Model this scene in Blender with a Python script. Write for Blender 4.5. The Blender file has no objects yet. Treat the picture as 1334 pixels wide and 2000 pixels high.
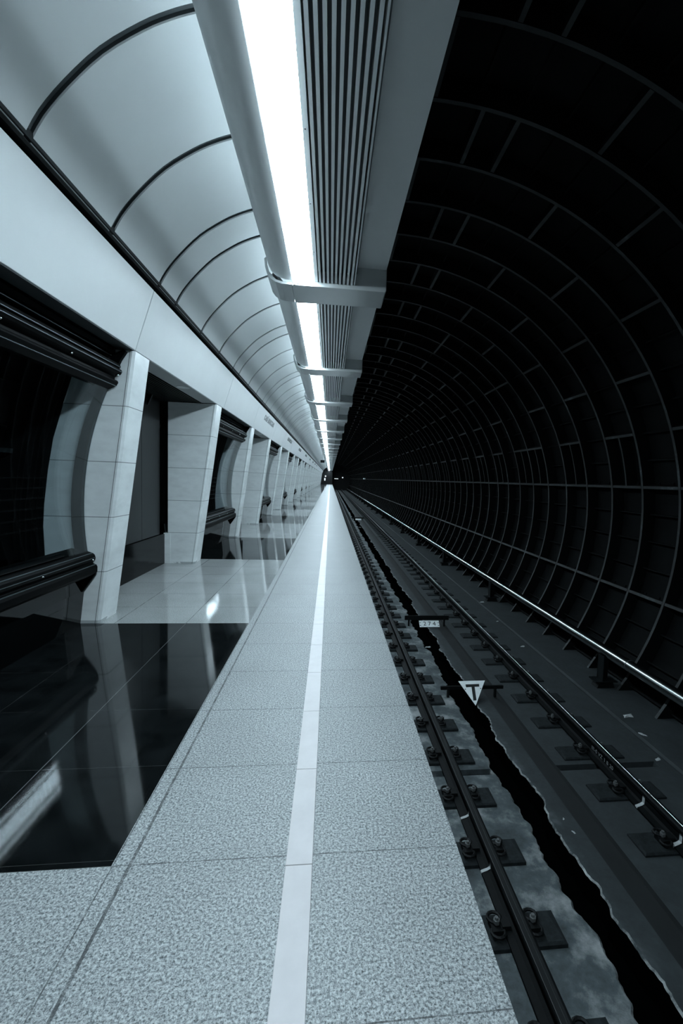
import bpy, math, random
from mathutils import Matrix, Vector
random.seed(7)
SC = bpy.context.scene
COL = SC.collection
# ------------------------------------------------------------------ camera
# world: X across (track side positive), Y along the platform, Z up, platform surface z = 0
F, CX, CY, VX, VY, SL = 890.0, 746.0, 1000.0, 645.0, 934.0, .034
fw = Vector(((VX-CX)/F, -(VY-CY)/F, -1)).normalized()
a_ = fw.x/F - fw.y*SL/F
b_ = fw.x*(VX-CX)/F - fw.y*(VY-CY)/F - fw.z
t_ = -b_/a_
rt = Vector(((VX+t_-CX)/F, -(VY+SL*t_-CY)/F, -1)).normalized()
if rt.x < 0: rt = -rt
up = rt.cross(fw)
cam = bpy.data.cameras.new('camera')
cam.sensor_fit = 'VERTICAL'; cam.sensor_height = 36.0; cam.lens = F/2000*36
cam.shift_x = (667-CX)/2000; cam.shift_y = (CY-1000)/2000
cam.clip_start = .05; cam.clip_end = 400
cam_o = bpy.data.objects.new('camera', cam); COL.objects.link(cam_o)
cam_o.matrix_world = Matrix.Translation((0, 0, 1.5)) @ Matrix((rt, fw, up)).to_4x4()
SC.camera = cam_o
SC.view_settings.view_transform = 'Standard'; SC.view_settings.look = 'None'
SC.view_settings.gamma = 1; SC.view_settings.use_curve_mapping = False
SC.view_settings.exposure = 0.16
w = bpy.data.worlds.new('world'); SC.world = w; w.use_nodes = True
w.node_tree.nodes['Background'].inputs[0].default_value = (.5, .8, 1, 1)
w.node_tree.nodes['Background'].inputs[1].default_value = .002
DIFFUSER_POWER = 37.0
UPLIGHT_POWER = 24.0
FAR = 112.0
NEAR = -7.0
PER = 6.57            # one glass bay and one passage
HALF = PER/2

# ------------------------------------------------------------------ materials
def newmat(name):
    m = bpy.data.materials.new(name); m.use_nodes = True
    nt = m.node_tree
    return m, nt, nt.nodes['Principled BSDF']
def t(v, s=1.0):      # the cold grey of the place, bluer in its dark paints and stones
    a, b = (.96, 1.0) if v > .15 else (.76, .94)
    return (v*a*s + v*(1-s), v*b*s + v*(1-s), v, 1)
def setp(p, **k):
    for a, b in k.items(): p.inputs[a.replace('_', ' ')].default_value = b
def N(nt, typ, **k):
    n = nt.nodes.new(typ)
    for a, b in k.items(): setattr(n, a, b)
    return n
def mth(nt, op, a, b=None, c=None):
    n = nt.nodes.new('ShaderNodeMath'); n.operation = op
    for i, v in enumerate((a, b, c)):
        if v is None: continue
        if isinstance(v, (int, float)): n.inputs[i].default_value = v
        else: nt.links.new(v, n.inputs[i])
    return n.outputs[0]
def coord(nt):
    tc = nt.nodes.new('ShaderNodeTexCoord'); s = nt.nodes.new('ShaderNodeSeparateXYZ')
    nt.links.new(tc.outputs['Object'], s.inputs[0])
    return tc.outputs['Object'], s.outputs
def noise(nt, vec, scale, detail=4, rough=.6, stretch=None):
    n = nt.nodes.new('ShaderNodeTexNoise')
    if stretch:
        mp = nt.nodes.new('ShaderNodeMapping'); mp.inputs['Scale'].default_value = stretch
        nt.links.new(vec, mp.inputs[0]); vec = mp.outputs[0]
    nt.links.new(vec, n.inputs['Vector'])
    n.inputs['Scale'].default_value = scale; n.inputs['Detail'].default_value = detail
    n.inputs['Roughness'].default_value = rough
    return n.outputs['Fac']
def ramp(nt, fac, stops):
    r = nt.nodes.new('ShaderNodeValToRGB'); nt.links.new(fac, r.inputs[0])
    e = r.color_ramp.elements
    while len(e) < len(stops): e.new(.5)
    for i, (p, c) in enumerate(stops): e[i].position = p; e[i].color = c
    return r.outputs[0]
def mixc(nt, fac, a, b, mode='MIX'):
    m = nt.nodes.new('ShaderNodeMix'); m.data_type = 'RGBA'; m.blend_type = mode
    for s, v in ((m.inputs[0], fac), (m.inputs[6], a), (m.inputs[7], b)):
        if isinstance(v, (int, float, tuple)): s.default_value = v
        else: nt.links.new(v, s)
    return m.outputs[2]
def line(nt, x, at, width):           # 1 on a single line x = at
    d = mth(nt, 'ABSOLUTE', mth(nt, 'SUBTRACT', x, at))
    return mth(nt, 'LESS_THAN', d, width/2)
def lines(nt, x, start, step, width): # 1 on every line start + k*step
    f = mth(nt, 'FLOORED_MODULO', mth(nt, 'ADD', x, -start+step/2), step)
    return mth(nt, 'LESS_THAN', mth(nt, 'ABSOLUTE', mth(nt, 'SUBTRACT', f, step/2)), width/2)
def between(nt, x, a, b):
    return mth(nt, 'MULTIPLY', mth(nt, 'GREATER_THAN', x, a), mth(nt, 'LESS_THAN', x, b))
def bump(nt, p, h, strength, dist=.01):
    b = nt.nodes.new('ShaderNodeBump'); b.inputs['Strength'].default_value = strength
    b.inputs['Distance'].default_value = dist
    nt.links.new(h, b.inputs['Height']); nt.links.new(b.outputs[0], p.inputs['Normal'])
def simple(name, v, rough=.5, metal=0.0, tint=1.0, spec=.5, var=0.0, vs=4.0, bmp=0.0):
    m, nt, p = newmat(name)
    setp(p, Base_Color=t(v, tint), Roughness=rough, Metallic=metal)
    p.inputs['Specular IOR Level'].default_value = spec
    if var:
        vec, _ = coord(nt); n = noise(nt, vec, vs, 6, .65)
        c = ramp(nt, n, [(.3, t(v*(1-var), tint)), (.7, t(v*(1+var), tint))])
        nt.links.new(c, p.inputs['Base Color'])
        if bmp: bump(nt, p, n, bmp)
    return m
M = {}
# speckled granite of the platform edge and the light polished floor
def granite(name, lo, hi, rough, polished):
    m, nt, p = newmat(name); vec, xyz = coord(nt)
    n1 = noise(nt, vec, 105, 4, .8); n2 = noise(nt, vec, 1.3, 4, .6); n3 = noise(nt, vec, 150, 2, .6)
    c = ramp(nt, n1, [(.38, t(lo)), (.5, t((lo+hi)/2)), (.61, t(hi))])
    spots = ramp(nt, n3, [(.35, (.16, .16, .16, 1)), (.45, (1, 1, 1, 1))])
    c = mixc(nt, .8 if not polished else .4, c, spots, 'MULTIPLY')
    c = mixc(nt, .55, c, ramp(nt, n2, [(.3, (.74, .74, .74, 1)), (.7, (1.1, 1.1, 1.1, 1))]), 'MULTIPLY')
    X, Y = xyz[0], xyz[1]
    jy = mth(nt, 'MULTIPLY', lines(nt, Y, 1.735, .586, .005), mth(nt, 'LESS_THAN', X, 10))
    j = mth(nt, 'MAXIMUM', jy, line(nt, X, -.722, .012))
    j = mth(nt, 'MAXIMUM', j, mth(nt, 'MULTIPLY', line(nt, X, -.785, .005), 1))
    for x in (-1.40, -2.08): j = mth(nt, 'MAXIMUM', j, line(nt, X, x, .006))
    wob = ramp(nt, noise(nt, vec, 14, 3), [(.3, (.35, .35, .35, 1)), (.6, (1, 1, 1, 1))])
    jj = mth(nt, 'MULTIPLY', j, mth(nt, 'MULTIPLY', wob, .85))
    c = mixc(nt, jj, c, t(.02))
    nt.links.new(c, p.inputs['Base Color'])
    if polished:
        r = mth(nt, 'MULTIPLY_ADD', n2, .10, rough-.05)
        nt.links.new(r, p.inputs['Roughness'])
    else:
        r = mth(nt, 'MULTIPLY_ADD', n2, .2, rough-.1)
        nt.links.new(r, p.inputs['Roughness'])
        bump(nt, p, n1, .25, .002)
    return m
M['granite'] = granite('granite', .10, .57, .5, False)
M['granite_polished'] = granite('granite_polished', .25, .46, .075, True); M['granite_polished'].node_tree.nodes['Principled BSDF'].inputs['IOR'].default_value = 1.62
m, nt, p = newmat('black_granite'); vec, xyz = coord(nt)
n = noise(nt, vec, 5, 5); c = ramp(nt, n, [(.3, t(.003)), (.75, t(.012))])
j = mth(nt, 'MAXIMUM', mth(nt, 'MULTIPLY', lines(nt, xyz[1], .001, .587, .002), .35), line(nt, xyz[0], -1.40, .004))
j = mth(nt, 'MAXIMUM', j, mth(nt, 'MULTIPLY', line(nt, xyz[0], -1.98, .003), .4))
nt.links.new(mixc(nt, mth(nt, 'MULTIPLY', j, .7), c, t(.16)), p.inputs['Base Color'])
nt.links.new(mth(nt, 'MULTIPLY_ADD', noise(nt, vec, 2.2, 4), .09, .015), p.inputs['Roughness'])
p.inputs['IOR'].default_value = 1.47
M['black_granite'] = m
# marble cladding, with horizontal joints
def marble(name, joints):
    m, nt, p = newmat(name); vec, xyz = coord(nt)
    n = noise(nt, vec, 3.0, 7, .6, (1, 1, 2.2)); n2 = noise(nt, vec, 1.2, 3)
    c = ramp(nt, n, [(.25, t(.74, .8)), (.5, t(.87, .8)), (.7, t(.93, .8))])
    c = mixc(nt, .35, c, ramp(nt, n2, [(.3, t(.8)), (.7, t(1.0))]), 'MULTIPLY')
    if joints:
        j = lines(nt, xyz[2], .515, .535, .007)
        c = mixc(nt, mth(nt, 'MULTIPLY', j, .75), c, t(.12))
        dirt = mth(nt, 'MULTIPLY', mth(nt, 'LESS_THAN', xyz[2], .03), mth(nt, 'GREATER_THAN', n, .52))
        c = mixc(nt, mth(nt, 'MULTIPLY', dirt, .5), c, t(.12))
    nt.links.new(c, p.inputs['Base Color'])
    setp(p, Roughness=.25)
    return m
M['marble'] = marble('marble', True)
M['strip_tile'] = simple('strip_tile', .50, .4, tint=-1.6, var=.05, vs=9)
M['fascia'] = simple('fascia', .82, .35, tint=.8, var=.025, vs=2)
M['vault'] = simple('vault', .58, .42, var=.02, vs=2)
M['gap'] = simple('gap', .010, .6, spec=.2)
M['gasket'] = simple('gasket', .05, .45)
M['housing'] = simple('housing', .74, .38, metal=.35, var=.03, vs=3)
M['housing_flat'] = simple('housing_flat', .78, .5, var=.03, vs=3)
M['louver'] = simple('louver', .72, .35, metal=.25)
M['louver_dark'] = simple('louver_dark', .10, .5)
M['bracket'] = simple('bracket', .60, .3, metal=.4)
M['black_metal'] = simple('black_metal', .002, .5, spec=.05)
M['edge_glint'] = simple('edge_glint', .13, .35, metal=.5)  # pale colour painted as a highlight along the black rail steps
M['flange'] = simple('flange', .012, .5, spec=.15)
M['lining'] = simple('lining', .006, .5, spec=.2, var=.4, vs=8)
M['black_panel'] = simple('black_panel', .003, .05, spec=.5)
M['base_panel'] = simple('base_panel', .004, .12, spec=.12)
M['grey_panel'] = simple('grey_panel', .010, .35)
M['soffit'] = simple('soffit', .40, .5)
M['chrome'] = simple('chrome', .85, .15, metal=1.0)
M['rail_steel'] = simple('rail_steel', .004, .6, spec=.10, var=.4, vs=12)
M['rail_head'] = simple('rail_head', .008, .5, metal=.1, var=.2, vs=20)
M['rail_glint'] = simple('rail_glint', .75, .3, metal=1.0)
M['plate'] = simple('plate', .018, .8, spec=.2, var=.5, vs=25, bmp=.4)
M['clip'] = simple('clip', .005, .6, metal=.2, spec=.3)
M['bolt'] = simple('bolt', .16, .5, metal=.4)
M['cable_cover'] = simple('cable_cover', .55, .2, metal=1.0, var=.12, vs=30)
M['white_paint'] = simple('white_paint', .9, .5, var=.06, vs=20)
M['paint_mark'] = simple('paint_mark', .42, .6)
M['ink'] = simple('ink', .01, .6)
M['text_grey'] = simple('text_grey', .36, .5, metal=.3)
M['rubble'] = simple('rubble', .45, .9, var=.3, vs=60)
M['dark_wall'] = simple('dark_wall', .006, .8)
M['band'] = simple('band', .010, .7, var=.35, vs=3)
M['channel'] = simple('channel', .001, .9, spec=0.0)
# concrete of the track bed
m, nt, p = newmat('concrete'); vec, xyz = coord(nt)
n = noise(nt, vec, 3.2, 8, .68); n2 = noise(nt, vec, 17, 5, .6)
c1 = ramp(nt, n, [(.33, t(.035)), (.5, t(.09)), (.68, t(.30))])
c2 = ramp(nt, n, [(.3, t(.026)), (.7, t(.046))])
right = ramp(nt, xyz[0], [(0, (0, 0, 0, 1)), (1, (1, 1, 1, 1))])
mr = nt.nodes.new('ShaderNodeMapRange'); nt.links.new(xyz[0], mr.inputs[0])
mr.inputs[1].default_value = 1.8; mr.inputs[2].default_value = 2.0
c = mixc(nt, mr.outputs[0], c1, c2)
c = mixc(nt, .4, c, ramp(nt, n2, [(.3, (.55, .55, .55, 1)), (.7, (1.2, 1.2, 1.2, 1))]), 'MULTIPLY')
nt.links.new(c, p.inputs['Base Color']); setp(p, Roughness=.75); bump(nt, p, n2, .4, .01)
M['concrete'] = m
# cast iron tubing: flange faces painted as lit, pans as shaded, worn dusty streaks
m, nt, p = newmat('cast_iron_pan'); vec, xyz = coord(nt)
n = noise(nt, vec, 2.5, 6, .7)
nt.links.new(ramp(nt, n, [(.3, t(.0015)), (.75, t(.006))]), p.inputs['Base Color']); setp(p, Roughness=.8); p.inputs['Specular IOR Level'].default_value = .15
M['iron_pan'] = m
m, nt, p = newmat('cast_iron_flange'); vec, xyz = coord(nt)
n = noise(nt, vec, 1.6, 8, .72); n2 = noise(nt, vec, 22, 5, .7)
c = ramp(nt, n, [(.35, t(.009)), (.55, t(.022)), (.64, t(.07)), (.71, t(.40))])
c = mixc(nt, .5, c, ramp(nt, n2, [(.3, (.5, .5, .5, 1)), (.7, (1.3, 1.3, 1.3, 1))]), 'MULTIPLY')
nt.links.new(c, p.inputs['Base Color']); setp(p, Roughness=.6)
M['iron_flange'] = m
def emis(name, col, s):
    m, nt, p = newmat(name)
    setp(p, Base_Color=(.8, .8, .8, 1)); p.inputs['Emission Color'].default_value = col
    p.inputs['Emission Strength'].default_value = s
    return m
M['diffuser'] = emis('diffuser', (.70, .885, 1, 1), DIFFUSER_POWER)
M['uplight'] = emis('uplight', (.70, .885, 1, 1), UPLIGHT_POWER)
M['small_lamp'] = emis('small_lamp', (.85, .95, 1, 1), .8)
# thin clear glass: mirror by Fresnel, else straight through
m = bpy.data.materials.new('bay_glass'); m.use_nodes = True; nt = m.node_tree; nt.nodes.clear()
out = N(nt, 'ShaderNodeOutputMaterial'); mx = N(nt, 'ShaderNodeMixShader'); fr = N(nt, 'ShaderNodeFresnel')
gl = N(nt, 'ShaderNodeBsdfGlossy'); tr = N(nt, 'ShaderNodeBsdfTransparent')
gm = N(nt, 'ShaderNodeNewGeometry'); io = N(nt, 'ShaderNodeMath'); io.operation = 'MULTIPLY_ADD'
io.inputs[1].default_value = 1/1.5-1.5; io.inputs[2].default_value = 1.5
nt.links.new(gm.outputs['Backfacing'], io.inputs[0]); nt.links.new(io.outputs[0], fr.inputs[0])
gl.inputs['Roughness'].default_value = .02
tr.inputs[0].default_value = (.90, .94, .95, 1)
nt.links.new(mth(nt, 'MULTIPLY', fr.outputs[0], .78), mx.inputs[0]); nt.links.new(tr.outputs[0], mx.inputs[1])
nt.links.new(gl.outputs[0], mx.inputs[2]); nt.links.new(mx.outputs[0], out.inputs[0])
M['glass'] = m

# ------------------------------------------------------------------ mesh helpers
WL = {}
class MB:
    def __init__(s): s.v = []; s.f = []; s.m = []; s.mats = []
    def mi(s, mat):
        if mat not in s.mats: s.mats.append(mat)
        return s.mats.index(mat)
    def add(s, vs, fs, mat):
        o = len(s.v); s.v += [tuple(p) for p in vs]; k = s.mi(mat)
        for f in fs: s.f.append([i+o for i in f]); s.m.append(k)
    def box(s, x0, x1, y0, y1, z0, z1, mat):
        vs = [(x, y, z) for z in (z0, z1) for y in (y0, y1) for x in (x0, x1)]
        s.add(vs, [(0, 2, 3, 1), (4, 5, 7, 6), (0, 1, 5, 4), (2, 6, 7, 3), (0, 4, 6, 2), (1, 3, 7, 5)], mat)
    def prism(s, prof, y0, y1, mat, caps=True, closed=True):   # prof in (x, z), extruded along Y
        n = len(prof); vs = [(x, y, z) for y in (y0, y1) for x, z in prof]
        fs = [(i, (i+1) % n, n+(i+1) % n, n+i) for i in range(n if closed else n-1)]
        if caps and closed: fs += [tuple(range(n))[::-1], tuple(range(n, 2*n))]
        s.add(vs, fs, mat)
    def zprism(s, poly, z0, z1, mat):
        n = len(poly); vs = [(x, y, z) for z in (z0, z1) for x, y in poly]
        fs = [(i, (i+1) % n, n+(i+1) % n, n+i) for i in range(n)] + [tuple(range(n))[::-1], tuple(range(n, 2*n))]
        s.add(vs, fs, mat)
    def tube(s, pts, r, mat, seg=8, closed=False):
        pts = [Vector(q) for q in pts]; n = len(pts); vs = []; rr = r if isinstance(r, (list, tuple)) else [r]*n
        prev = None
        for i, q in enumerate(pts):
            if closed: d = pts[(i+1) % n]-pts[i-1]
            else: d = pts[min(i+1, n-1)]-pts[max(i-1, 0)]
            d.normalize()
            a = Vector((0, 0, 1)) if abs(d.z) < .9 else Vector((1, 0, 0))
            if prev is not None: a = prev
            u = (a-d*a.dot(d)).normalized(); vv = d.cross(u); prev = u
            for k in range(seg):
                an = 2*math.pi*k/seg
                vs.append(q+(u*math.cos(an)+vv*math.sin(an))*rr[i])
        fs = []
        for i in range(n if closed else n-1):
            j = (i+1) % n
            for k in range(seg):
                l = (k+1) % seg; fs.append((i*seg+k, i*seg+l, j*seg+l, j*seg+k))
        if not closed: fs += [tuple(range(seg))[::-1], tuple(range((n-1)*seg, n*seg))]
        s.add(vs, fs, mat)
    def arcband(s, inner, outer, y0, y1, mat):   # two matching (x, z) polylines make a curved bar
        s.prism(list(inner)+list(outer)[::-1], y0, y1, mat, caps=False)
        n = len(inner)
        for y, fl in ((y0, 0), (y1, 1)):
            vs = [(x, y, z) for x, z in inner]+[(x, y, z) for x, z in outer]
            fs = [(i, i+1, n+i+1, n+i) for i in range(n-1)]
            s.add(vs, fs if fl else [f[::-1] for f in fs], mat)
    def build(s, name, parent=None, smooth=False, angle=None, bevel=0.0):
        off = Vector((0, 0, 0))
        if parent is not None: off = WL[parent.name]
        me = bpy.data.meshes.new(name)
        me.from_pydata([(a-off.x, b-off.y, c-off.z) for a, b, c in s.v], [], s.f)
        for k in s.mats: me.materials.append(M[k])
        me.polygons.foreach_set('material_index', s.m)
        if smooth: me.polygons.foreach_set('use_smooth', [True]*len(s.f))
        me.update()
        o = bpy.data.objects.new(name, me); COL.objects.link(o)
        if parent is not None: o.parent = parent
        WL[o.name] = off.copy()
        if bevel:
            b = o.modifiers.new('bevel', 'BEVEL'); b.width = bevel; b.segments = 2; b.limit_method = 'ANGLE'
        return o
def tag(o, label=None, cat=None, group=None, kind=None):
    if label: o['label'] = label
    if cat: o['category'] = cat
    if group: o['group'] = group
    if kind: o['kind'] = kind
    return o
def empty(name, loc):
    o = bpy.data.objects.new(name, None); COL.objects.link(o); o.location = loc
    o.empty_display_size = .2; WL[o.name] = Vector(loc); return o
def text_mesh(name, body, size, extrude, mat, parent, matrix, spacing=1.0, centre=True):
    cu = bpy.data.curves.new(name, 'FONT'); cu.body = body; cu.size = size; cu.extrude = extrude; cu.space_character = spacing
    if centre: cu.align_x = 'CENTER'; cu.align_y = 'CENTER'
    cu.materials.append(M[mat])
    to = bpy.data.objects.new(name, cu); COL.objects.link(to)
    dg = bpy.context.evaluated_depsgraph_get()
    me = bpy.data.meshes.new_from_object(to.evaluated_get(dg), depsgraph=dg)
    bpy.data.objects.remove(to)
    o = bpy.data.objects.new(name, me); COL.objects.link(o); o.parent = parent; o.matrix_local = matrix
    return o
def copy_tree(o, dy, dx=0.0):
    r = o.copy(); COL.objects.link(r); r.location = o.location+Vector((dx, dy, 0))
    def rec(src, dst):
        for ch in list(src.children):
            c = ch.copy(); COL.objects.link(c); c.parent = dst; rec(ch, c)
    kids = list(o.children)
    for ch in kids:
        c = ch.copy(); COL.objects.link(c); c.parent = r
        for g in list(ch.children):
            d = g.copy(); COL.objects.link(d); d.parent = c
    return r
W1 = 'first second third fourth fifth sixth seventh eighth ninth tenth eleventh twelfth thirteenth fourteenth fifteenth sixteenth seventeenth eighteenth nineteenth twentieth'.split()
def ordn(i):
    if i < 20: return W1[i]
    tens = {2: 'twenty', 3: 'thirty'}
    if i == 29: return 'thirtieth'
    return tens[(i+1)//10]+'-'+W1[(i+1) % 10-1]

# ------------------------------------------------------------------ floor
EDGE = .56
g = MB()
g.box(-.79, EDGE, NEAR, 109.5, -.12, 0, 'granite')
floor = g.build('floor'); tag(floor, 'grey speckled granite platform floor with slab joints', kind='structure')
# the band behind the edge alternates light polished stone and black polished stone
def bay0(k): return 8.28+PER*(k-1)          # start of black patch k (k = 0 is the one at the camera)
KB = 17
light = MB(); 
y = NEAR
for k in range(-1, KB+1):
    a = bay0(k); b = a+2.96 if k else 4.67
    if k == 0: a = 1.735
    if k == 0: light.box(-3.1, -.79, y, a, -.12, 0, 'granite')
    elif a > y:
        x_ = min(a, 109.5)
        if x_ > y: light.box(-2.75, -.79, y, x_, -.12, 0, 'granite_polished' if k > 0 else 'granite')
    y = b
lf = light.build('light_polished_slabs', floor)
for k in range(0, KB):
    a = bay0(k) if k else 1.735; b = a+2.96 if k else 4.67
    if b > 109.5: break
    d = MB(); d.box(-3.0, -.79, a, b, -.12, 0, 'black_granite'); o = d.build('black_granite_inlay', floor)
# platform front wall under the edge
g = MB(); g.box(EDGE-.12, EDGE-.02, NEAR, 109.5, -1.4, -.12, 'dark_wall'); g.box(-3.2, EDGE-.12, 109.3, 109.5, -1.4, -.12, 'dark_wall')
tag(g.build('wall_front'), 'dark wall below the platform edge', kind='structure')
# raised pale strip along the edge
g = MB(); y = 1.68-.586*15
while y < 109:
    g.box(-.133, -.030, y+.0015, y+.5845, 0, .008, 'strip_tile'); y += .586
g.box(-.131, -.032, NEAR, 109, 0, .003, 'gap')
o = g.build('warning_strip', bevel=.0015)
tag(o, 'long pale ceramic warning strip set into the grey granite platform', 'warning strip')

# ------------------------------------------------------------------ pillars
BACK = [(-2.36, 2.62), (-2.43, 2.40), (-2.52, 2.10), (-2.61, 1.79), (-2.66, 1.5), (-2.70, 1.16), (-2.712, .95), (-2.70, .62), (-2.72, .5), (-2.95, .2), (-2.95, .001)]
def xf(z): return -2.215+.34*z/2.65
CH = .022
def pillar_mesh(name, y0, y1, near):
    root = empty(name, (-2.4, (y0+y1)/2, 0))
    g = MB(); zt = 2.645
    back = [(-2.64, zt), (-2.64, .5), (-2.70, .5), (-2.70, .001)] if not near else [(-2.36, zt)]+BACK
    # front face is a slanted plane with two chamfered edges
    yA, yB = y0, y1
    sec = lambda z: [(xf(z)-CH, yA), (xf(z), yA+CH), (xf(z), yB-CH), (xf(z)-CH, yB)]
    lo, hi = sec(.001), sec(zt)
    vs = [(x, y, .001) for x, y in lo]+[(x, y, zt) for x, y in hi]
    g.add(vs, [(0, 1, 5, 4), (1, 2, 6, 5), (2, 3, 7, 6)], 'marble')
    body = [(lo[0][0], .001), (hi[0][0], zt)]+back
    if near:  # back outline of the glass-bay side
        prof = body
    else:
        prof = [(lo[0][0], .001), (hi[0][0], zt)]+back
    n = len(prof)
    vs = [(x, yA, z) for x, z in prof]+[(x, yB, z) for x, z in prof]
    fs = [(i, (i+1) % n, n+(i+1) % n, n+i) for i in range(1, n)]
    fs += [tuple(range(n)), tuple(range(n, 2*n))[::-1]]
    g.add(vs, fs, 'marble')
    g.add([(x, y, .001) for x, y in lo], [(0, 1, 2, 3)], 'marble'); g.add([(x, y, zt) for x, y in hi], [(0, 1, 2, 3)], 'marble')
    g.build('shaft', root)
    if not near:
        q = MB(); q.box(-2.705, -2.60, yA-.006, yB, .001, .507, 'marble'); q.build('plinth', root)
    # stone edge line where the corner slab meets the side slab
    e = MB()
    for yy in (yA-.0012, yB+.0002):
        zz = [0.002, zt]
        e.add([(xf(z)-CH-.018-dx, yy, z) for z in zz for dx in (0, .004)]+[(xf(z)-CH-.018-dx, yy+.001, z) for z in zz for dx in (0, .004)], [(0, 1, 3, 2), (4, 6, 7, 5), (0, 2, 6, 4), (1, 5, 7, 3)], 'gasket')
    e.build('corner_joint', root)
    return root
pA = pillar_mesh('marble_pillar', 4.67, 5.045, True)
pB = pillar_mesh('marble_pillar', 7.83, 8.20, False)
def plab(o, i):
    if i < 12: tag(o, 'leaning white marble pillar, %s in the row counted from the camera' % ordn(i), 'pillar', 'leaning marble pillars along the platform')
    else: tag(o, 'one of the tiny leaning marble pillars crowded together at the far end', 'pillar', 'distant marble pillars')
plab(pA, 0); plab(pB, 1)
for k in range(1, 16):
    plab(copy_tree(pA, PER*k), 2*k)
    plab(copy_tree(pB, PER*k), 2*k+1)
o = copy_tree(pB, -PER); tag(o, 'leaning white marble pillar beside the camera, out of the picture', 'pillar')

# ------------------------------------------------------------------ glass bays between pillars
def arc_x(z, pts):
    for (x0, z0), (x1, z1) in zip(pts, pts[1:]):
        if z0 <= z <= z1: return x0+(x1-x0)*(z-z0)/(z1-z0)
    return pts[-1][0] if z > pts[-1][1] else pts[0][0]
def circ(cx, cz, r, zs): return [(cx-math.sqrt(r*r-(z-cz)**2), z) for z in zs]
zs = [.66+(2.34-.66)*i/24 for i in range(25)]
Rg = 3.05; GO = circ(-2.331+Rg, 1.12, Rg, zs)
GO = [(x, z) for x, z in GO]
GI = [(x-.105+.02*((z-1.1)/1.2)**2, z) for x, z in GO]
def bay(y0, y1):
    root = empty('glass_bay', (-2.4, (y0+y1)/2, 0))
    g = MB(); g.arcband([(x-.012, z) for x, z in GO], GO, y0+.02, y1-.02, 'glass')
    o = g.build('glass_pane', root, smooth=False); o['label'] = 'curved clear glass pane'
    for ya, yb in ((y0+.001, y0+.05), (y1-.05, y1-.001)):
        g = MB(); n = len(GO)
        mid = [((a[0]+b[0])/2, a[1]) for a, b in zip(GI, GO)]
        g.arcband(GI, [(x-.014, z) for x, z in GO], ya, yb, 'flange')
        g.build('curved_flange', root, smooth=False)
    # upper rail: stepped black profile
    up = [(-2.22, 2.30), (-2.107, 2.268), (-2.036, 2.305), (-2.020, 2.335), (-2.026, 2.352), (-2.052, 2.362), (-2.052, 2.385), (-1.996, 2.412), (-1.984, 2.437), (-1.990, 2.455), (-2.012, 2.462), (-1.996, 2.480), (-2.004, 2.505), (-2.06, 2.535), (-2.25, 2.535), (-2.25, 2.30)]
    g = MB(); g.prism(up, y0+.006, y1-.01, 'black_metal')
    g.prism([(-2.30, 2.535), (-2.075, 2.565), (-2.062, 2.58), (-2.068, 2.60), (-2.30, 2.60)], y0+.01, y1-.03, 'black_metal')
    g.build('upper_rail', root, bevel=.004)
    g = MB(); g.prism([(-2.10, 2.50), (-2.02, 2.46), (-1.985, 2.54), (-1.935, 2.618), (-1.955, 2.638), (-2.06, 2.585)], y1-.055, y1-.012, 'black_metal'); g.build('rail_fin', root, bevel=.003); g = MB()
    g.prism([(-2.10, 2.50), (-2.02, 2.46), (-1.985, 2.54), (-1.935, 2.618), (-1.955, 2.638), (-2.06, 2.585)], y0+.012, y0+.055, 'black_metal')
    g.build('rail_fin', root, bevel=.003)
    lo = [(-2.46, .745), (-2.33, .725), (-2.262, .700), (-2.246, .685), (-2.238, .655), (-2.243, .632), (-2.262, .622), (-2.262, .602), (-2.232, .590), (-2.222, .568), (-2.224, .520), (-2.236, .503), (-2.30, .468), (-2.46, .462)]
    g = MB(); g.prism(lo, y0+.006, y1-.01, 'black_metal'); g.prism([(-2.42, .74), (-2.34, .758), (-2.30, .735), (-2.33, .72)], y0+.01, y1-.4, 'black_metal')
    g.build('lower_rail', root, bevel=.004)
    g = MB()  # thin strips added on the profile corners to draw their highlights
    for x, z in ((-2.262, .7025), (-2.240, .6585), (-2.233, .593)): g.prism([(x-.004, z-.002), (x+.003, z-.003), (x+.004, z+.001), (x-.003, z+.003)], y0+.01, y1-.03, 'edge_glint')
    g.build('glint_strip', root)['label'] = 'thin pale strips painted as highlights on the lower rail'; g = MB()
    for x, z in ((-2.036, 2.302), (-1.984, 2.434), (-1.996, 2.478), (-2.062, 2.577)): g.prism([(x-.003, z-.004), (x+.003, z-.003), (x+.0035, z+.002), (x-.002, z+.002)], y0+.01, y1-.03, 'edge_glint')
    g.build('glint_strip', root)['label'] = 'thin pale strips painted as highlights on the upper rail'
    for yy in (y0+.012, y1-.05):
        g = MB(); g.prism([(-2.45, .47), (-2.226, .515), (-2.232, .49), (-2.345, .325), (-2.40, .325), (-2.45, .36)], yy, yy+.035, 'black_metal')
        g.build('gusset', root, bevel=.003)
    # sloping black apron, back wall and lining that close the bay
    g = MB()
    g.prism([(-2.390, .001), (-2.352, .33), (-2.345, .47), (-2.48, .47), (-2.48, .001)], y0+.002, y1-.002, 'black_panel'); g.build('apron', root)
    g = MB(); g.prism([(-2.05, 2.64), (-2.05, 2.60), (-3.10, 2.55), (-3.10, 2.64)], y0, y1, 'lining'); g.build('top_lining', root)
    for yy, yb in ((y0, y0+.03), (y1-.006, y1)):
        g = MB(); inn = [(x-.002, z) for x, z in BACK[::-1] if z > .55]
        g.arcband([(x-.42, z) for x, z in inn], inn, yy, yb, 'lining')
        for k in range(1, 6):
            g.arcband([(x-.012-.05*k, z) for x, z in inn], [(x-.05*k, z) for x, z in inn], yy-.012, yy, 'lining')
        g.build('end_lining', root)
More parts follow.
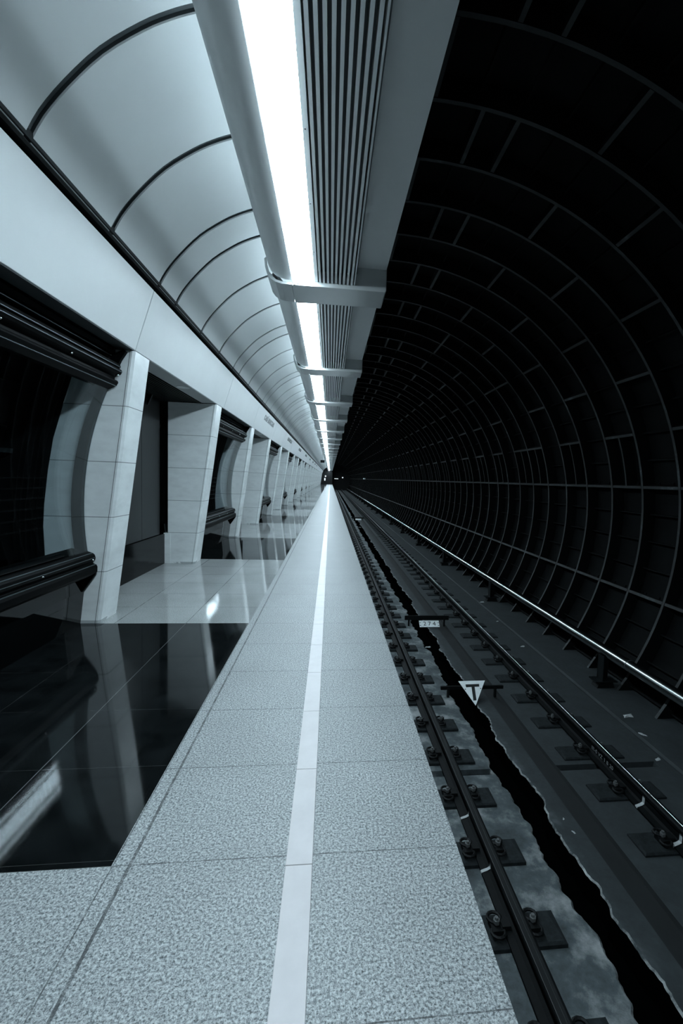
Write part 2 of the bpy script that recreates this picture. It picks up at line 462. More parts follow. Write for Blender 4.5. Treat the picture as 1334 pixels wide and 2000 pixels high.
    for yy in [y1-.06-.77*i for i in range(4)]:
        for (x, z) in ((-1.999, 2.397), (-2.236, .642)):
            g = MB(); pts = [(x-.02, yy, z), (x-.004, yy, z), (x+.004, yy, z)]
            g.tube(pts, [.009, .009, .004], 'chrome', 10); b = g.build('bolt', root, smooth=True); b['label'] = 'shiny bolt head'
    return root
def blab(o, i):
    if i < 9: tag(o, 'black framed curved glass bay between marble pillars, %s from the camera' % ordn(i), 'glass bay', 'curved glass bays between pillars')
    else: tag(o, 'one of the tiny dark glass bays near the far end', 'glass bay', 'distant glass bays')
b0 = bay(1.63, 4.67); blab(b0, 0)
for k in range(1, 16): blab(copy_tree(b0, PER*k), k)

# ------------------------------------------------------------------ wall at the back of the passages
g = MB(); 
for k in range(-1, 16):
    ya = 5.04+PER*k; yb = 7.84+PER*k
    g.box(-2.78, -2.69, ya, yb, 0, .497, 'base_panel')
    g.box(-2.78, -2.715, ya, ya+1.93, .505, 2.64, 'grey_panel')
    g.box(-2.78, -2.715, ya+1.94, yb-.16, .505, 2.64, 'grey_panel')
    g.box(-3.0, -2.79, ya-.01, yb+.02, 0, 2.7, 'dark_wall')
tag(g.build('wall_left'), 'dark panelled wall at the back of the passages', kind='structure')
# soffits over passages: pale board with a round lamp, black slats behind
def soffit(ya, yb):
    root = empty('soffit', (-2.2, (ya+yb)/2, 2.66))
    g = MB(); g.box(-2.115, -1.885, ya, yb, 2.655, 2.69, 'soffit'); g.build('soffit_board', root)
    g = MB()
    x = -2.13
    while x > -2.78: g.box(x-.022, x, ya, yb, 2.645, 2.69, 'lining'); x -= .045
    g.box(-2.8, -2.115, ya, yb, 2.70, 2.72, 'dark_wall'); g.build('slats', root)
    g = MB(); yc = ya+1.45; n = 20
    g.zprism([(-1.995+.085*math.cos(2*math.pi*i/n), yc+.085*math.sin(2*math.pi*i/n)) for i in range(n)], 2.648, 2.656, 'housing_flat')
    l = g.build('downlight', root); l['label'] = 'round unlit downlight'
    return root
def slab(o, i):
    if i < 6: tag(o, 'pale soffit board with round downlight over the %s passage from the camera' % ordn(i), 'soffit', 'soffits over the passages')
    else: tag(o, 'soffit over one of the distant passages', 'soffit', 'distant passage soffits')
s0 = soffit(5.045, 7.83); slab(s0, 0)
for k in range(1, 16): slab(copy_tree(s0, PER*k), k)
o = copy_tree(s0, -PER); tag(o, 'soffit of the passage behind the camera', 'soffit')
# soffit over bays
g = MB()
for k in range(-1, 16): g.box(-2.03, -1.885, 1.63+PER*k-.36, 5.045+PER*k, 2.652, 2.69, 'gasket')
tag(g.build('trim_2'), 'dark strip over the glass bays', kind='structure')

# ------------------------------------------------------------------ fascia with station lettering
def fx(z): return -1.87+.3036*(z-2.65)
g = MB(); g.prism([(fx(2.66)-.03, 2.66), (fx(3.2)-.03, 3.2), (-1.80, 3.26), (-2.1, 3.26), (-2.1, 2.69), (-1.95, 2.66)], NEAR, 109.5, 'gap')
fas = g.build('trim_1'); tag(fas, 'white slanted fascia band over the pillars', kind='structure')
joints = [NEAR]
for k in range(-1, 16): joints += [4.67+PER*k, 4.67+3.62+PER*k]
joints = [j for j in joints if j >= NEAR]
joints.append(109.5)
for a, b in zip(joints, joints[1:]):
    g = MB(); g.prism([(fx(2.65), 2.65), (fx(3.212), 3.212), (fx(3.212)-.026, 3.212), (fx(2.65)-.026, 2.65)], a+.007, b-.007, 'fascia')
    pn = g.build('fascia_panel', fas, bevel=.003)
    k = round((a-4.67)/PER*100)/100
    if k >= 1 and abs(k-round(k)) < .05 and k < 9:
        zc = 3.03
        ex = Vector((0, 1, 0)); ez = Vector((.3036, 0, 1)).normalized(); en = ex.cross(ez)
        R = Matrix((ex, ez, en)).transposed().to_4x4()
        text_mesh('lettering', 'САВЁЛОВСКАЯ', .19, .004, 'text_grey', pn, Matrix.Translation((fx(zc)+.004, a+1.02+1.08, zc)) @ R, 1.5)

# ------------------------------------------------------------------ vaulted ceiling
VP = [(-1.655, 3.245), (-1.579, 3.39), (-1.453, 3.555), (-1.274, 3.742), (-1.072, 3.888), (-.93, 3.966), (-.793, 4.023), (-.6, 4.085), (-.3, 4.15), (.05, 4.185), (.46, 4.20)]
def catmull(P, n=5):
    out = []
    Q = [P[0]]+P+[P[-1]]
    for i in range(1, len(Q)-2):
        for k in range(n):
            u = k/n; r = []
            for c in (0, 1):
                p0, p1, p2, p3 = Q[i-1][c], Q[i][c], Q[i+1][c], Q[i+2][c]
                r.append(.5*(2*p1+(p2-p0)*u+(2*p0-5*p1+4*p2-p3)*u*u+(3*p1-p0-3*p2+p3)*u**3))
            out.append(tuple(r))
    return out+[P[-1]]
V = catmull(VP, 3)
def offset(P, d):
    out = []
    for i, (x, z) in enumerate(P):
        a = P[max(i-1, 0)]; b = P[min(i+1, len(P)-1)]
        tx, tz = b[0]-a[0], b[1]-a[1]; L = math.hypot(tx, tz)
        out.append((x-tz/L*d, z+tx/L*d))
    return out
VO = offset(V, .045); VO2 = offset(V, .06)
g = MB(); g.arcband(VO, VO2, NEAR, 109.5, 'gap')
g.box(-1.95, -1.64, NEAR, 109.5, 3.252, 3.30, 'gap')
ceil = g.build('ceiling', smooth=False); tag(ceil, 'curved panelled ceiling over the platform', kind='structure')
ribs = []
k = -4
while True:
    base = 4.65+HALF*k
    if base > 109: break
    for d in (0, .47, 1.405, 2.345): ribs.append(base+d)
    k += 1
ribs = sorted(r for r in ribs if NEAR < r < 109.4); ribs.append(109.5)
VB = offset(V, .022)
count = 0; rest = MB()
GAP = .029
for a, b in zip(ribs, ribs[1:]):
    g = MB() if count < 96 else rest
    g.arcband(V, offset(V, .012), a+GAP, b-GAP, 'vault')
    g.arcband(offset(V, .012), VO, a+GAP, a+GAP+.003, 'gasket')
    g.arcband(offset(V, .012), VO, b-GAP-.003, b-GAP, 'gasket')
    if count < 96: g.build('vault_panel', ceil, smooth=True)
    count += 1
o = rest.build('vault_panel', ceil, smooth=True); o['kind'] = 'stuff'
g = MB()
for r in ribs[:-1]: g.arcband(VB, VO, r-.014, r+.018, 'gasket')
g.prism([(-1.674, 3.236), (-1.654, 3.2405), (-1.652, 3.2445), (-1.70, 3.262)], NEAR, 109.5, 'gap')
g.build('vault_gasket', ceil)

# ------------------------------------------------------------------ linear lamp housing and its brackets
COVE = [(-.625, 3.60), (-.628, 3.52), (-.621, 3.465), (-.606, 3.41), (-.578, 3.362), (-.54, 3.332), (-.49, 3.313), (-.44, 3.305), (-.397, 3.303)]
def lamp(y0, y1):
    root = empty('ceiling_light', (-.1, (y0+y1)/2, 3.3))
    g = MB(); g.prism(COVE+[(-.392, 3.303), (-.392, 3.36), (-.44, 3.36), (-.60, 3.55), (-.60, 3.60)], y0, y1, 'housing', caps=False)
    g.build('cove', root, smooth=True)
    g = MB(); g.prism([(-.390, 3.306), (-.365, 3.294), (-.33, 3.283), (-.29, 3.279), (-.25, 3.283), (-.217, 3.294), (-.192, 3.306), (-.192, 3.32), (-.390, 3.32)], y0, y1, 'diffuser')
    o = g.build('diffuser', root); o['label'] = 'glowing white diffuser'
    g = MB(); g.box(-.190, -.160, y0, y1, 3.303, 3.42, 'louver')
    x = -.140
    for i in range(9):
        g.prism([(x-.009, 3.30), (x+.009, 3.30), (x+.0085, 3.405), (x-.0085, 3.405)], y0, y1, 'louver'); x += .0363
    g.build('louver', root)
    g = MB(); g.box(-.19, .20, y0, y1, 3.405, 3.42, 'louver_dark'); g.box(-.60, -.19, y0, y1, 3.40, 3.41, 'housing_flat'); g.build('louver_tray', root)
    g = MB(); g.box(.172, .182, y0, y1, 3.30, 3.48, 'housing_flat'); g.box(.182, .475, y0, y1, 3.465, 3.49, 'housing_flat'); g.box(.462, .475, y0, y1, 3.49, 4.2, 'housing_flat')
    g.build('side_panel', root)
    g = MB()
    for yy in (y0+.35, y0+1.0, y0+1.65, y0+2.3):
        g.tube([(-.176, yy, 3.3035), (-.176, yy, 3.3015)], .004, 'ink', 8)
    g.build('screws', root)
    g = MB(); g.tube([(-.43, y0+.02, 3.62), (-.43, y1-.02, 3.62)], .016, 'uplight', 8); o = g.build('uplight_tube', root); o['label'] = 'hidden lamp washing the vault'
    return root
BR = [(-.648, 3.475), (-.640, 3.40), (-.622, 3.345), (-.590, 3.303), (-.545, 3.278), (-.49, 3.266), (-.40, 3.263), (.471, 3.263)]
def bracket(y0):
    root = empty('light_bracket', (0, y0+.21, 3.27)); y1 = y0+.42
    g = MB(); g.prism(BR[6:]+[(.479, 3.275), (.479, 3.50), (-.39, 3.50), (-.39, 3.263)], y0, y1, 'bracket', caps=True)
    g.build('cross_box', root, bevel=.006)
    g = MB(); inn = offset(BR[:7], .02)
    outer = BR[:7]
    inner = [(x+.02*(1 if z > 3.3 else .4), z+.02) for x, z in outer]
    g.arcband(inner, outer, y0, y1, 'bracket')
    o = g.build('curved_lip', root, smooth=False)
    return root
l0 = lamp(4.4+.42, 4.4+HALF); br0 = bracket(4.4)
def llab(o, i):
    if i < 10: tag(o, 'long louvred ceiling light with white diffuser, %s section from the camera' % ordn(i), 'ceiling light', 'linear ceiling light sections')
    else: tag(o, 'one of the tiny distant sections of the linear ceiling light', 'ceiling light', 'distant ceiling light sections')
def brlab(o, i):
    if i < 10: tag(o, 'grey metal bracket wrapping the ceiling light, %s from the camera' % ordn(i), 'bracket', 'brackets across the ceiling light')
    else: tag(o, 'one of the tiny distant brackets across the ceiling light', 'bracket', 'distant light brackets')
llab(l0, 1); brlab(br0, 0)
for k in range(-3, 32):
    if k: 
        o = copy_tree(l0, HALF*k)
        if k >= -1: llab(o, k+1)
        else: tag(o, 'ceiling light section behind the camera', 'ceiling light', 'light sections behind the camera')
        o = copy_tree(br0, HALF*k)
        if k > 0: brlab(o, k)
        else: tag(o, 'light bracket behind the camera', 'bracket', 'brackets behind the camera')

# ------------------------------------------------------------------ cast iron tunnel lining
RC, RZ, RR = .865, .98, 3.885
def rp(a, r): return (RC+r*math.cos(math.radians(a)), RZ+r*math.sin(math.radians(a)))
def arcbar(g, a0, a1, r0, r1, y0, y1, mat_tip, mat_side, step=3.0, tip_only=False):
    n = max(1, int(math.ceil((a1-a0)/step)))
    A = [a0+(a1-a0)*i/n for i in range(n+1)]
    inn = [rp(a, r0) for a in A]; ot = [rp(a, r1) for a in A]; m = n+1
    g.add([(x, y, z) for y in (y0, y1) for x, z in inn], [(i, m+i, m+i+1, i+1) for i in range(n)], mat_tip)
    for y, fl in ((y0, 1), (y1, 0)):
        vs = [(x, y, z) for x, z in inn]+[(x, y, z) for x, z in ot]
        fs = [(i, i+1, m+i+1, m+i) for i in range(n)]
        g.add(vs, fs if fl else [f[::-1] for f in fs], mat_side)
    for i in (0, n):
        g.add([(inn[i][0], y0, inn[i][1]), (inn[i][0], y1, inn[i][1]), (ot[i][0], y1, ot[i][1]), (ot[i][0], y0, ot[i][1])], [(0, 1, 2, 3)], mat_side)
def tubing(name, A0, A1, ya, yb, joints_fixed, odd, even):
    g = MB()
    k0 = math.ceil((ya-5.70)/.75); k1 = math.floor((yb-5.70)/.75)
    n = int((A1-A0)/3)
    A = [A0+(A1-A0)*i/n for i in range(n+1)]
    pr = [rp(a, RR+.20) for a in A]; m = len(pr)
    g.add([(x, y, z) for y in (ya, yb) for x, z in pr], [(i, m+i, m+i+1, i+1) for i in range(m-1)], 'iron_pan')
    for k in range(k0, k1+1):
        y = 5.70+.75*k; far = y > 45
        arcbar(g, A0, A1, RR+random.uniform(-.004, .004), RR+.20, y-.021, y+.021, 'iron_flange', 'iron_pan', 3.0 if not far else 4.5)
        if y+.75 > yb: break
        par = k % 2 if k <= 5 else (k+1) % 2
        js = list(joints_fixed)+list(odd if par else even)
        for a in js:
            if A0 < a < A1: 
                h = .30
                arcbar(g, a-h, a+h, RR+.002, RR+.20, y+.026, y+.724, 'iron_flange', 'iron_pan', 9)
        # thin inner stiffening ribs, set back from the flanges
        if not far:
            a = -45.3
            while a < A1:
                if a > A0 and all(abs(a-q) > 2.5 for q in js) and not (par and 8 < a < 20):
                    arcbar(g, a-.12, a+.12, RR+.11, RR+.20, y+.026, y+.724, 'iron_pan', 'iron_pan', 9)
                a += 5.9
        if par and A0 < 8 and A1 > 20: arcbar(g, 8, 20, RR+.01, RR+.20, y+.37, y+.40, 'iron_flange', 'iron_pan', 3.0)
        # bolts beside the lower joint
        if y < 22 and A0 < -15:
            for a in (-15.7, 8.0):
                for yy in (y+.22, y+.50):
                    x, z = rp(a+.95, RR+.10)
                    x2, z2 = rp(a+.3, RR+.10)
                    g.tube([(x2, yy, z2), (x, yy, z)], .018, 'iron_pan', 6)
    return g.build(name)
o = tubing('wall_right', -38.5, 101, NEAR, 112, [8.0, -15.7, -39.2], [20, 43.5, 67, 90.5], [32, 55.2, 78.8, 83.8])
tag(o, 'black cast iron ribbed lining of the track tunnel', kind='structure')
o = tubing('wall_back', 146, 214, NEAR, 112, [170, 193], [158, 182], [150, 205])
tag(o, 'cast iron ribbed lining seen behind the glass bays', kind='structure')

# ------------------------------------------------------------------ track bed
def jag(y, s, amp):
    return amp*(math.sin(y*5.3+s)+.7*math.sin(y*11.7+s*2.1)+.55*math.sin(y*23.1+s*3.7)+.4*math.sin(y*47.0+s*1.3)+.22*math.sin(y*91+s))/2
from mathutils import noise as mnoise
def jn(y, s):
    v = lambda f, a: a*mnoise.noise(Vector((y*f, s, s*1.7)))
    return v(1.1, .05)+v(3.1, .045)+v(8.7, .032)+v(23, .016)
ys = []; y = NEAR
while y < 112:
    ys.append(y); y += .02 if 1.5 < y < 12 else (.05 if 0 < y < 30 else .25)
ys.append(112)
groove = [4.055+3*q for q in (0,)]+[22.1, 46.0]
ys = sorted(set(ys+[v for gy in groove for v in (gy-.001, gy, gy+.085, gy+.086)]))
g = MB(); rows = []
for y in ys:
    fade = 1
    cl = 1.672+jn(y, 3.1); cr = 1.935+jn(y, 40.7)
    gr = any(gy <= y <= gy+.085 for gy in groove)
    zl = -1.36 if gr else -1.30
    zr = -1.35 if gr else -1.29
    rows.append([(.40, zl), (1.04, zl), (cl-.075, zl), (cl-.014, zl), (cl, -1.312), (cl+.01, -1.47), (cr-.01, -1.47), (cr, -1.312), (cr+.012, -1.30), (2.125, -1.30), (2.135, -1.325), (2.305, -1.322), (2.315, -1.29), (2.38, zr), (3.37, zr), (3.38, -1.29), (3.50, -1.29), (3.53, -1.302), (3.56, -1.285), (4.32, -1.285)])
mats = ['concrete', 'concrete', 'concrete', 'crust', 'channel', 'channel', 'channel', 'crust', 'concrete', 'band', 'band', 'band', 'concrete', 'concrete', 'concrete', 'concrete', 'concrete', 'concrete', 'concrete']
m, nt, p = newmat('crust'); vec, xyz = coord(nt)
nt.links.new(ramp(nt, noise(nt, vec, 7, 6, .75), [(.42, t(.05)), (.6, t(.30)), (.7, t(.5))]), p.inputs['Base Color']); setp(p, Roughness=.85); M['crust'] = m
nx = len(rows[0]); vs = [(x, y, z) for y, r in zip(ys, rows) for x, z in r]
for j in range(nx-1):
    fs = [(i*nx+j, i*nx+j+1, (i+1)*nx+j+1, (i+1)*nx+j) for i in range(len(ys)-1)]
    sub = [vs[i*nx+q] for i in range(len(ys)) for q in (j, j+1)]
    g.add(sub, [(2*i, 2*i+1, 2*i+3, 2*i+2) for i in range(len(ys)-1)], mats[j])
g.box(.3, 4.3, NEAR, 112, -1.6, -1.5, 'dark_wall')
tag(g.build('ground'), 'mottled concrete track bed with a black drainage channel', kind='structure')

# rails
def rail(name, xc, label, bright):
    root = empty(name, (xc, 50, -1.265))
    P = [(-.073, 0), (.073, 0), (.073, .012), (.030, .024), (.010, .036), (.008, .105), (.012, .112), (.034, .120), (.036, .128)]
    Q = [(.036, .128), (.036, .146), (.030, .152)]
    z0 = -1.262
    right = P+[(.036, .146)]
    prof = [(xc+x, z0+z) for x, z in P+Q]+[(xc-x, z0+z) for x, z in (P[2:]+Q)[::-1]]
    g = MB(); g.prism(prof[:], NEAR, 111.8, 'rail_steel'); g.build('rail_body', root)
    g = MB(); g.prism([(xc-.030, z0+.1515), (xc-.026, z0+.1535), (xc+.020, z0+.1535), (xc+.024, z0+.1515)], NEAR, 111.8, 'rail_head')
    g.prism([(xc+bright+.0035*math.cos(math.pi*i/6), z0+.1528+.003*math.sin(math.pi*i/6)) for i in range(7)], NEAR, 111.8, 'rail_glint' if xc > 2 else 'rail_head')  # added bead; on the farther rail its bright metal stands in for a highlight
    g.build('running_surface', root)
    return root, z0
rA, z0 = rail('running_rail', 1.212, '', .004)
tag(rA, 'dark steel running rail beside the platform edge', 'rail')
rB, z0 = rail('running_rail', 2.787, '', .008)
tag(rB, 'steel running rail with an added highlight line, farther from the platform', 'rail')
def paint(root, xc, y, wd=.03):
    # a painted stroke over web and foot on the platform side
    pts = [(-.0765, .003), (-.0745, .0135), (-.032, .0265), (-.0115, .038), (-.0095, .10)]
    g = MB(); vs = [(xc+x-.0008, yy, z0+z+.0012) for yy in (y, y+wd) for x, z in pts]; n = len(pts)
    vs2 = [(a, b, c-.0012) for a, b, c in vs]
    g.add(vs+vs2, [(i, i+1, n+i+1, n+i) for i in range(n-1)]+[(2*n+i, 3*n+i, 3*n+i+1, 2*n+i+1) for i in range(n-1)], 'paint_mark')
    g.build('paint_mark', root)['label'] = 'white painted tick'
for y in (3.045, 3.47): paint(rB, 2.787, y)
for y in (2.93, 3.44): paint(rA, 1.212, y, .022)
# worn chalk characters on the web of the farther rail
R = Matrix((Vector((0, -1, 0)), Vector((0, 0, 1)), Vector((-1, 0, 0)))).transposed().to_4x4()
text_mesh('chalk_marks', 'III-0 VZ 1 8 20', .055, .0005, 'text_grey', rB, Matrix.Translation(Vector((2.787-.0105, 4.28, z0+.045))-WL[rB.name]) @ R, 1.1, False)

# fastening plates
def fast(xc, xa, xb, yc, name='fastening_plate'):
    root = empty(name, (xc, yc, -1.29))
    zt = -1.262
    g = MB(); vs = []
    for z, d in ((-1.305, 0), (-1.275, .0), (-1.264, .014)):
        vs += [(xa+d, yc-.11+d, z), (xb-d, yc-.11+d, z), (xb-d*3, yc+.11-d, z), (xa+d*3, yc+.11-d, z)]
    fs = [(3, 2, 1, 0), (8, 9, 10, 11)]
    for q in (0, 4): fs += [(q+i, q+(i+1) % 4, q+4+(i+1) % 4, q+4+i) for i in range(4)]
    g.add(vs, fs, 'plate'); g.build('plate', root)
    for s in (-1, 1):
        cx = xc+s*.118
        g = MB()
        for off, r, zz in ((.042, .036, -1.222), (-.042, .036, -1.236)):
            pts = [(cx+r*1.0*math.cos(2*math.pi*i/12)*1.15, yc+off+r*math.sin(2*math.pi*i/12), zz) for i in range(12)]
            g.tube(pts, .0105, 'clip', 6, closed=True)
        g.box(cx-.035, cx+.035, yc-.045, yc+.045, -1.2635, -1.226, 'clip')
        g.box(min(cx-s*.03, cx-s*.085), max(cx-s*.03, cx-s*.085), yc-.03, yc+.03, -1.2375, -1.215, 'clip')
        c = g.build('spring_clip', root, smooth=False)
        g = MB(); g.tube([(cx, yc, -1.262), (cx, yc, -1.176)], .011, 'bolt', 8)
        n = 6; g.zprism([(cx+.021*math.cos(math.pi/3*i), yc+.021*math.sin(math.pi/3*i)) for i in range(n)], -1.214, -1.192, 'bolt')
        g.build('bolt', c)
    return root
def merge(root, name):
    # one plain mesh of the same shapes, for the ones too small to show parts
    g = MB()
    def rec(o):
        if o.type == 'MESH':
            base = WL.get(o.name)
            nm = [ [k for k in M if M[k] == mm][0] for mm in o.data.materials]
            k = len(g.v); g.v += [tuple(v.co) for v in o.data.vertices]
            for p_ in o.data.polygons:
                g.f.append([i+k for i in p_.vertices]); g.m.append(g.mi(nm[p_.material_index]))
        for c in o.children: rec(c)
    rec(root)
    return g.build(name)
for xc, xa, xb, side, gl in ((1.212, .90, 1.51, 'platform-side rail', 'near'), (2.787, 2.45, 3.10, 'farther rail', 'far')):
    y0f = 2.535 if xc < 2 else 2.52
    f0 = fast(xc, xa, xb, y0f)
    simple_o = merge(f0, 'fastening_plate'); simple_o.location = f0.location
    stuffmb = MB(); n = 0; first_simple = True
    for k in range(-3, 181):
        y = y0f+.598*k
        if xc > 2 and 0: pass
        if y > 111: break
        if k <= 26:
            o = f0 if k == 0 else copy_tree(f0, .598*k)
        elif k <= 145:
            if first_simple: o = simple_o; first_simple = False
            else: o = simple_o.copy(); COL.objects.link(o)
            o.location = f0.location+Vector((0, .598*k, 0))
        else:
            stuffmb.box(xa, xb, y-.11, y+.11, -1.305, -1.264, 'plate'); stuffmb.box(xc-.16, xc-.08, y-.04, y+.04, -1.264, -1.21, 'clip'); stuffmb.box(xc+.08, xc+.16, y-.04, y+.04, -1.264, -1.21, 'clip'); continue
        if k < 0: tag(o, 'fastening plate hidden below the picture under the %s' % side, 'rail fastening', 'fastenings below the picture')
        elif k < 20: tag(o, 'dark steel fastening plate with spring clips under the %s, %s from the camera' % (side, ordn(k)), 'rail fastening', 'fastening plates under the '+side)
        else: tag(o, 'one of the small distant fastening plates under the %s' % side, 'rail fastening', 'distant fastening plates under the '+side)
    o = stuffmb.build('rail_fastenings'); tag(o, 'row of fastenings under the %s close to the tunnel end' % side, 'rail fastenings', kind='stuff')

# ------------------------------------------------------------------ contact rail cover (shiny pipe) on stands
PX, PZ, PR = 3.925, -.80, .072
root = empty('contact_rail', (PX, 50, PZ))
g = MB(); ysg = [NEAR, 111]
g.tube([(PX, NEAR, PZ), (PX, 111, PZ)], PR, 'cable_cover', 32); g.build('cover_pipe', root, smooth=True)
y = 5.35-7.5*2
while y < 108:
    g = MB(); g.tube([(PX, y, PZ), (PX, y+.012, PZ)], PR+.0012, 'gasket', 32); g.build('cover_joint', root); y += 7.5
tag(root, 'long shiny metal pipe-shaped contact rail cover beside the tunnel wall', 'contact rail')
def stand(y):
    root = empty('rail_stand', (PX-.06, y, -1.28))
    g = MB(); g.box(PX-.10, PX-.09, y-.05, y+.09, -1.19, -.84, 'flange'); g.box(PX-.10, PX+.05, y+.07, y+.09, -1.19, -.88, 'lining'); g.build('post', root)
    g = MB(); g.box(PX-.20, PX+.12, y-.06, y+.12, -1.20, -1.185, 'flange'); g.build('foot_plate', root)
    g = MB(); g.prism([(PX-.17, -1.284), (PX+.09, -1.284), (PX+.06, -1.20), (PX-.13, -1.20)], y-.045, y+.10, 'lining'); g.build('base_block', root)
    return root
st0 = stand(5.80)
tag(st0, 'small steel stand holding up the shiny contact rail cover, first from the camera', 'rail stand', 'stands under the contact rail')
for k in range(1, 23):
    o = copy_tree(st0, 4.5*k)
    if k < 5: tag(o, 'small steel stand holding up the shiny contact rail cover, %s from the camera' % ordn(k), 'rail stand', 'stands under the contact rail')
    else: tag(o, 'one of the tiny distant stands under the contact rail cover', 'rail stand', 'distant stands under the contact rail')

# ------------------------------------------------------------------ signs between the rails
def bar(xa, xb, y, z, h, root, posts):
    g = MB(); g.box(xa, xb, y+.02, y+.05, z-h/2, z+h/2, 'lining'); g.build('cross_bar', root, bevel=.003)
    for px in posts:
        g = MB(); g.box(px-.015, px+.015, y+.012, y+.045, -1.31, z, 'lining'); g.build('post', root)
rt_ = empty('track_sign', (1.92, 5.6, -1.3))
g = MB(); 
TA, TB, TC = Vector((1.739, 5.655, -1.100)), Vector((2.100, 5.656, -1.098)), Vector((1.893, 5.372, -1.290))
nn = (TB-TA).cross(TC-TA).normalized()
if nn.y > 0: nn = -nn
tri = [TA, TB, TC]
g.add(tri+[v-nn*.006 for v in tri], [(0, 2, 1), (3, 4, 5), (0, 1, 4, 3), (1, 2, 5, 4), (2, 0, 3, 5)], 'white_paint')
o = g.build('triangle_plate', rt_); o['label'] = 'white triangular plate'
g = MB()
def q7(px, pz):   # barycentric place of a spot on the plate
    # plate corners in the same measure: A (328, 382), B (835, 370), C (665, 842)
    ax, az, bx, bz, cx, cz = 328, 382, 835, 370, 665, 842
    det = (bx-ax)*(cz-az)-(cx-ax)*(bz-az)
    u = ((px-ax)*(cz-az)-(cx-ax)*(pz-az))/det; v = ((bx-ax)*(pz-az)-(px-ax)*(bz-az))/det
    return TA+(TB-TA)*u+(TC-TA)*v
def poly(pts, d=.002):
    n = len(pts); vs = [v+nn*d for v in pts]+[v+nn*.0002 for v in pts]
    g.add(vs, [tuple(range(n)), tuple(range(n, 2*n))[::-1]]+[(i, n+i, n+(i+1) % n, (i+1) % n) for i in range(n)], 'ink')
poly([q7(465, 448), q7(722, 440), q7(726, 488), q7(478, 503)]); poly([q7(580, 492), q7(638, 490), q7(676, 750), q7(620, 752)], .0026)
for px, pz in ((467, 541), (753, 528)): poly([q7(px-8, pz-8), q7(px+8, pz-8), q7(px+8, pz+8), q7(px-8, pz+8)])
g.build('letter_t', rt_)['label'] = 'black hand painted letter T'
bar(1.50, 2.345, 5.60, -1.178, .045, rt_, (2.235, 1.60))
tag(rt_, 'white downward triangle sign with a black letter T between the rails', 'sign')
def number_sign(y, text, label, w0=1.775, w1=2.165):
    r = empty('kilometre_sign', (1.96, y, -1.3))
    O = Vector((w0, y+.01, -1.19)); dn = Vector((0, -.115, -.09)); wd = w1-w0; ex = Vector((1, 0, 0)); L = dn.length; ed = dn/L
    nz = ex.cross(-ed)*-1
    if nz.y > 0: nz = -nz
    def P(a, b, h=0.0): return O+ex*a+ed*b+nz*h
    def pl(g, a0, a1, b0, b1, h0, h1, mat):
        vs = [P(a, b, h) for h in (h0, h1) for b in (b0, b1) for a in (a0, a1)]
        g.add(vs, [(0, 2, 3, 1), (4, 5, 7, 6), (0, 1, 5, 4), (2, 6, 7, 3), (0, 4, 6, 2), (1, 3, 7, 5)], mat)
    g = MB(); pl(g, 0, wd, 0, L, -.006, 0, 'white_paint'); g.build('number_plate', r)['label'] = 'white plate with three digits'
    if text:
        Rm = Matrix((ex, -ed, ex.cross(-ed))).transposed().to_4x4()
        for i, chx in enumerate(text):
            text_mesh('digit', chx, .125, .0012, 'ink', r, Matrix.Translation(P(.105+.093*i, L*.52, .0014)-WL[r.name]) @ Rm)
        g = MB()
        for a0 in (.006, wd-.030):
            for b0 in (L*.3, L*.72): pl(g, a0, a0+.024, b0, b0+.012, 0, .0012, 'ink')
        g.build('edge_marks', r)
    bar(1.50, 2.37, y, -1.142, .085, r, (2.28, 1.58))
    tag(r, label, 'sign'); return r
number_sign(8.5, '274', 'small white plate reading 274 on a black bar between the rails')
number_sign(31.0, '', 'tiny white plate on a black bar far down the track')

# scraps of litter on the track bed
def scrap(x, y, z, s, rot, label, flat=.25):
    g = MB(); n = 9; random.seed(int(x*1000+y*10))
    ring = []
    for i in range(n):
        an = 2*math.pi*i/n; r = s*random.uniform(.5, 1)*(1 if i % 2 else .75)
        X, Y = r*math.cos(an)*1.6, r*math.sin(an)*.7
        ring.append((x+X*math.cos(rot)-Y*math.sin(rot), y+X*math.sin(rot)+Y*math.cos(rot)))
    vs = [(a, b, z) for a, b in ring]+[(x+(a-x)*.6, y+(b-y)*.6, z+s*flat*random.uniform(.5, 1)) for a, b in ring]
    g.add(vs, [tuple(range(n))[::-1], tuple(range(n, 2*n))]+[(i, (i+1) % n, n+(i+1) % n, n+i) for i in range(n)], 'rubble')
    tag(g.build('litter'), label, 'litter')
scrap(3.72, 5.02, -1.285, .07, .3, 'pale lump of plaster at the foot of the tunnel wall under the pipe')
scrap(3.60, 4.62, -1.285, .045, 2.1, 'thin pale smear of plaster trailing toward the groove by the pipe')
scrap(3.45, 4.17, -1.288, .04, .5, 'small pale chip at the end of the slot beyond the farther rail')
scrap(3.37, 7.35, -1.285, .05, .2, 'crumpled white scrap on the concrete between rail and pipe')
scrap(3.45, 8.75, -1.285, .035, .6, 'tiny white scrap near the pipe, farther along than the crumpled one')
scrap(3.62, 10.2, -1.285, .06, .1, 'pale patch of rubble beside the pipe, level with the 274 plate')
scrap(2.04, 3.30, -1.30, .02, 2.0, 'white splinter on the concrete ledge beside the drainage channel')
scrap(2.03, 3.45, -1.30, .014, 1.0, 'white flake just beyond the splinter beside the drainage channel')
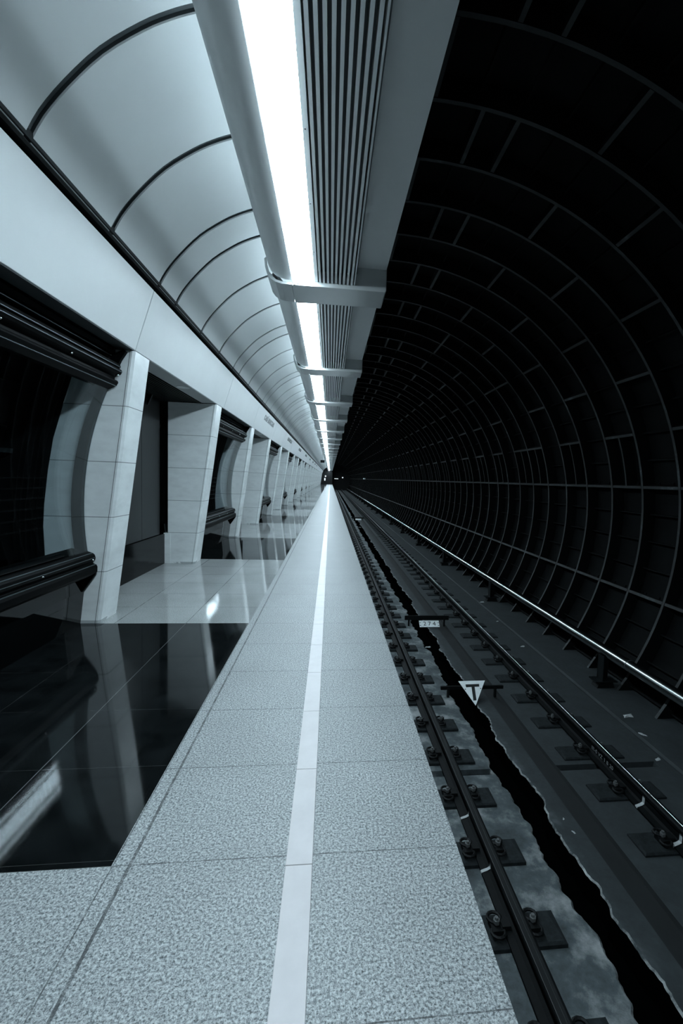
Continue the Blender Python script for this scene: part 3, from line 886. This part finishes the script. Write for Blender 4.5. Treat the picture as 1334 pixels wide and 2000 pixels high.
scrap(1.83, 7.85, -1.47, .05, .1, 'white scrap lying in the channel just in front of the 274 plate')
scrap(1.80, 26.5, -1.31, .09, .2, 'tiny white scrap far along the channel')

# ------------------------------------------------------------------ far end
g = MB(); g.box(-3.4, .5, 109.5, 109.9, -1.5, 4.6, 'dark_wall'); g.box(-3.4, 5.2, 112.0, 112.3, -1.6, 5.0, 'dark_wall')
tag(g.build('wall_end'), 'black wall closing the far end', kind='structure')
g = MB(); g.box(-3.4, 5.2, NEAR-.3, NEAR, -1.6, 5.0, 'dark_wall'); tag(g.build('wall_near'), 'black wall behind the camera', kind='structure')
def small(name, fn, label, cat):
    g = MB(); fn(g); tag(g.build(name), label, cat)
small('hanging_sign', lambda g: (g.box(-.99, -.58, 45, 45.12, 2.98, 3.24, 'lining'), g.tube([(-.80, 45.06, 3.22), (-.80, 45.06, 3.99)], .012, 'lining', 6)), 'small dark box hanging below the vault beside the distant lights', 'hanging sign')
def disc(g, x, z, r, y):
    n = 16; g.add([(x+r*math.cos(2*math.pi*i/n), yy, z+r*math.sin(2*math.pi*i/n)) for yy in (y, y+.05) for i in range(n)], [tuple(range(n)), tuple(range(n, 2*n))[::-1]]+[(i, n+i, n+(i+1) % n, (i+1) % n) for i in range(n)], 'small_lamp')
small('end_lamp', lambda g: disc(g, -1.12, 1.95, .17, 109.42), 'tiny round white lamp on the dark wall where the platform ends', 'lamp')
small('end_screen', lambda g: g.box(-1.4, -1.13, 109.40, 109.48, .9, 1.5, 'small_lamp'), 'tiny upright lit screen on the dark wall where the platform ends', 'screen')
small('tunnel_lamp', lambda g: g.box(1.0, 1.95, 111.9, 111.98, 1.35, 1.5, 'small_lamp'), 'tiny wide strip of light in the tunnel mouth', 'lamp')
small('signal_lamp', lambda g: disc(g, 3.0, 1.75, .16, 111.9), 'tiny round light at the side of the tunnel mouth', 'lamp')
small('wall_box', lambda g: g.box(4.45, 4.6, 60, 62.2, 1.50, 1.66, 'white_paint'), 'small pale box fixed to the tunnel wall far down the track', 'wall box')
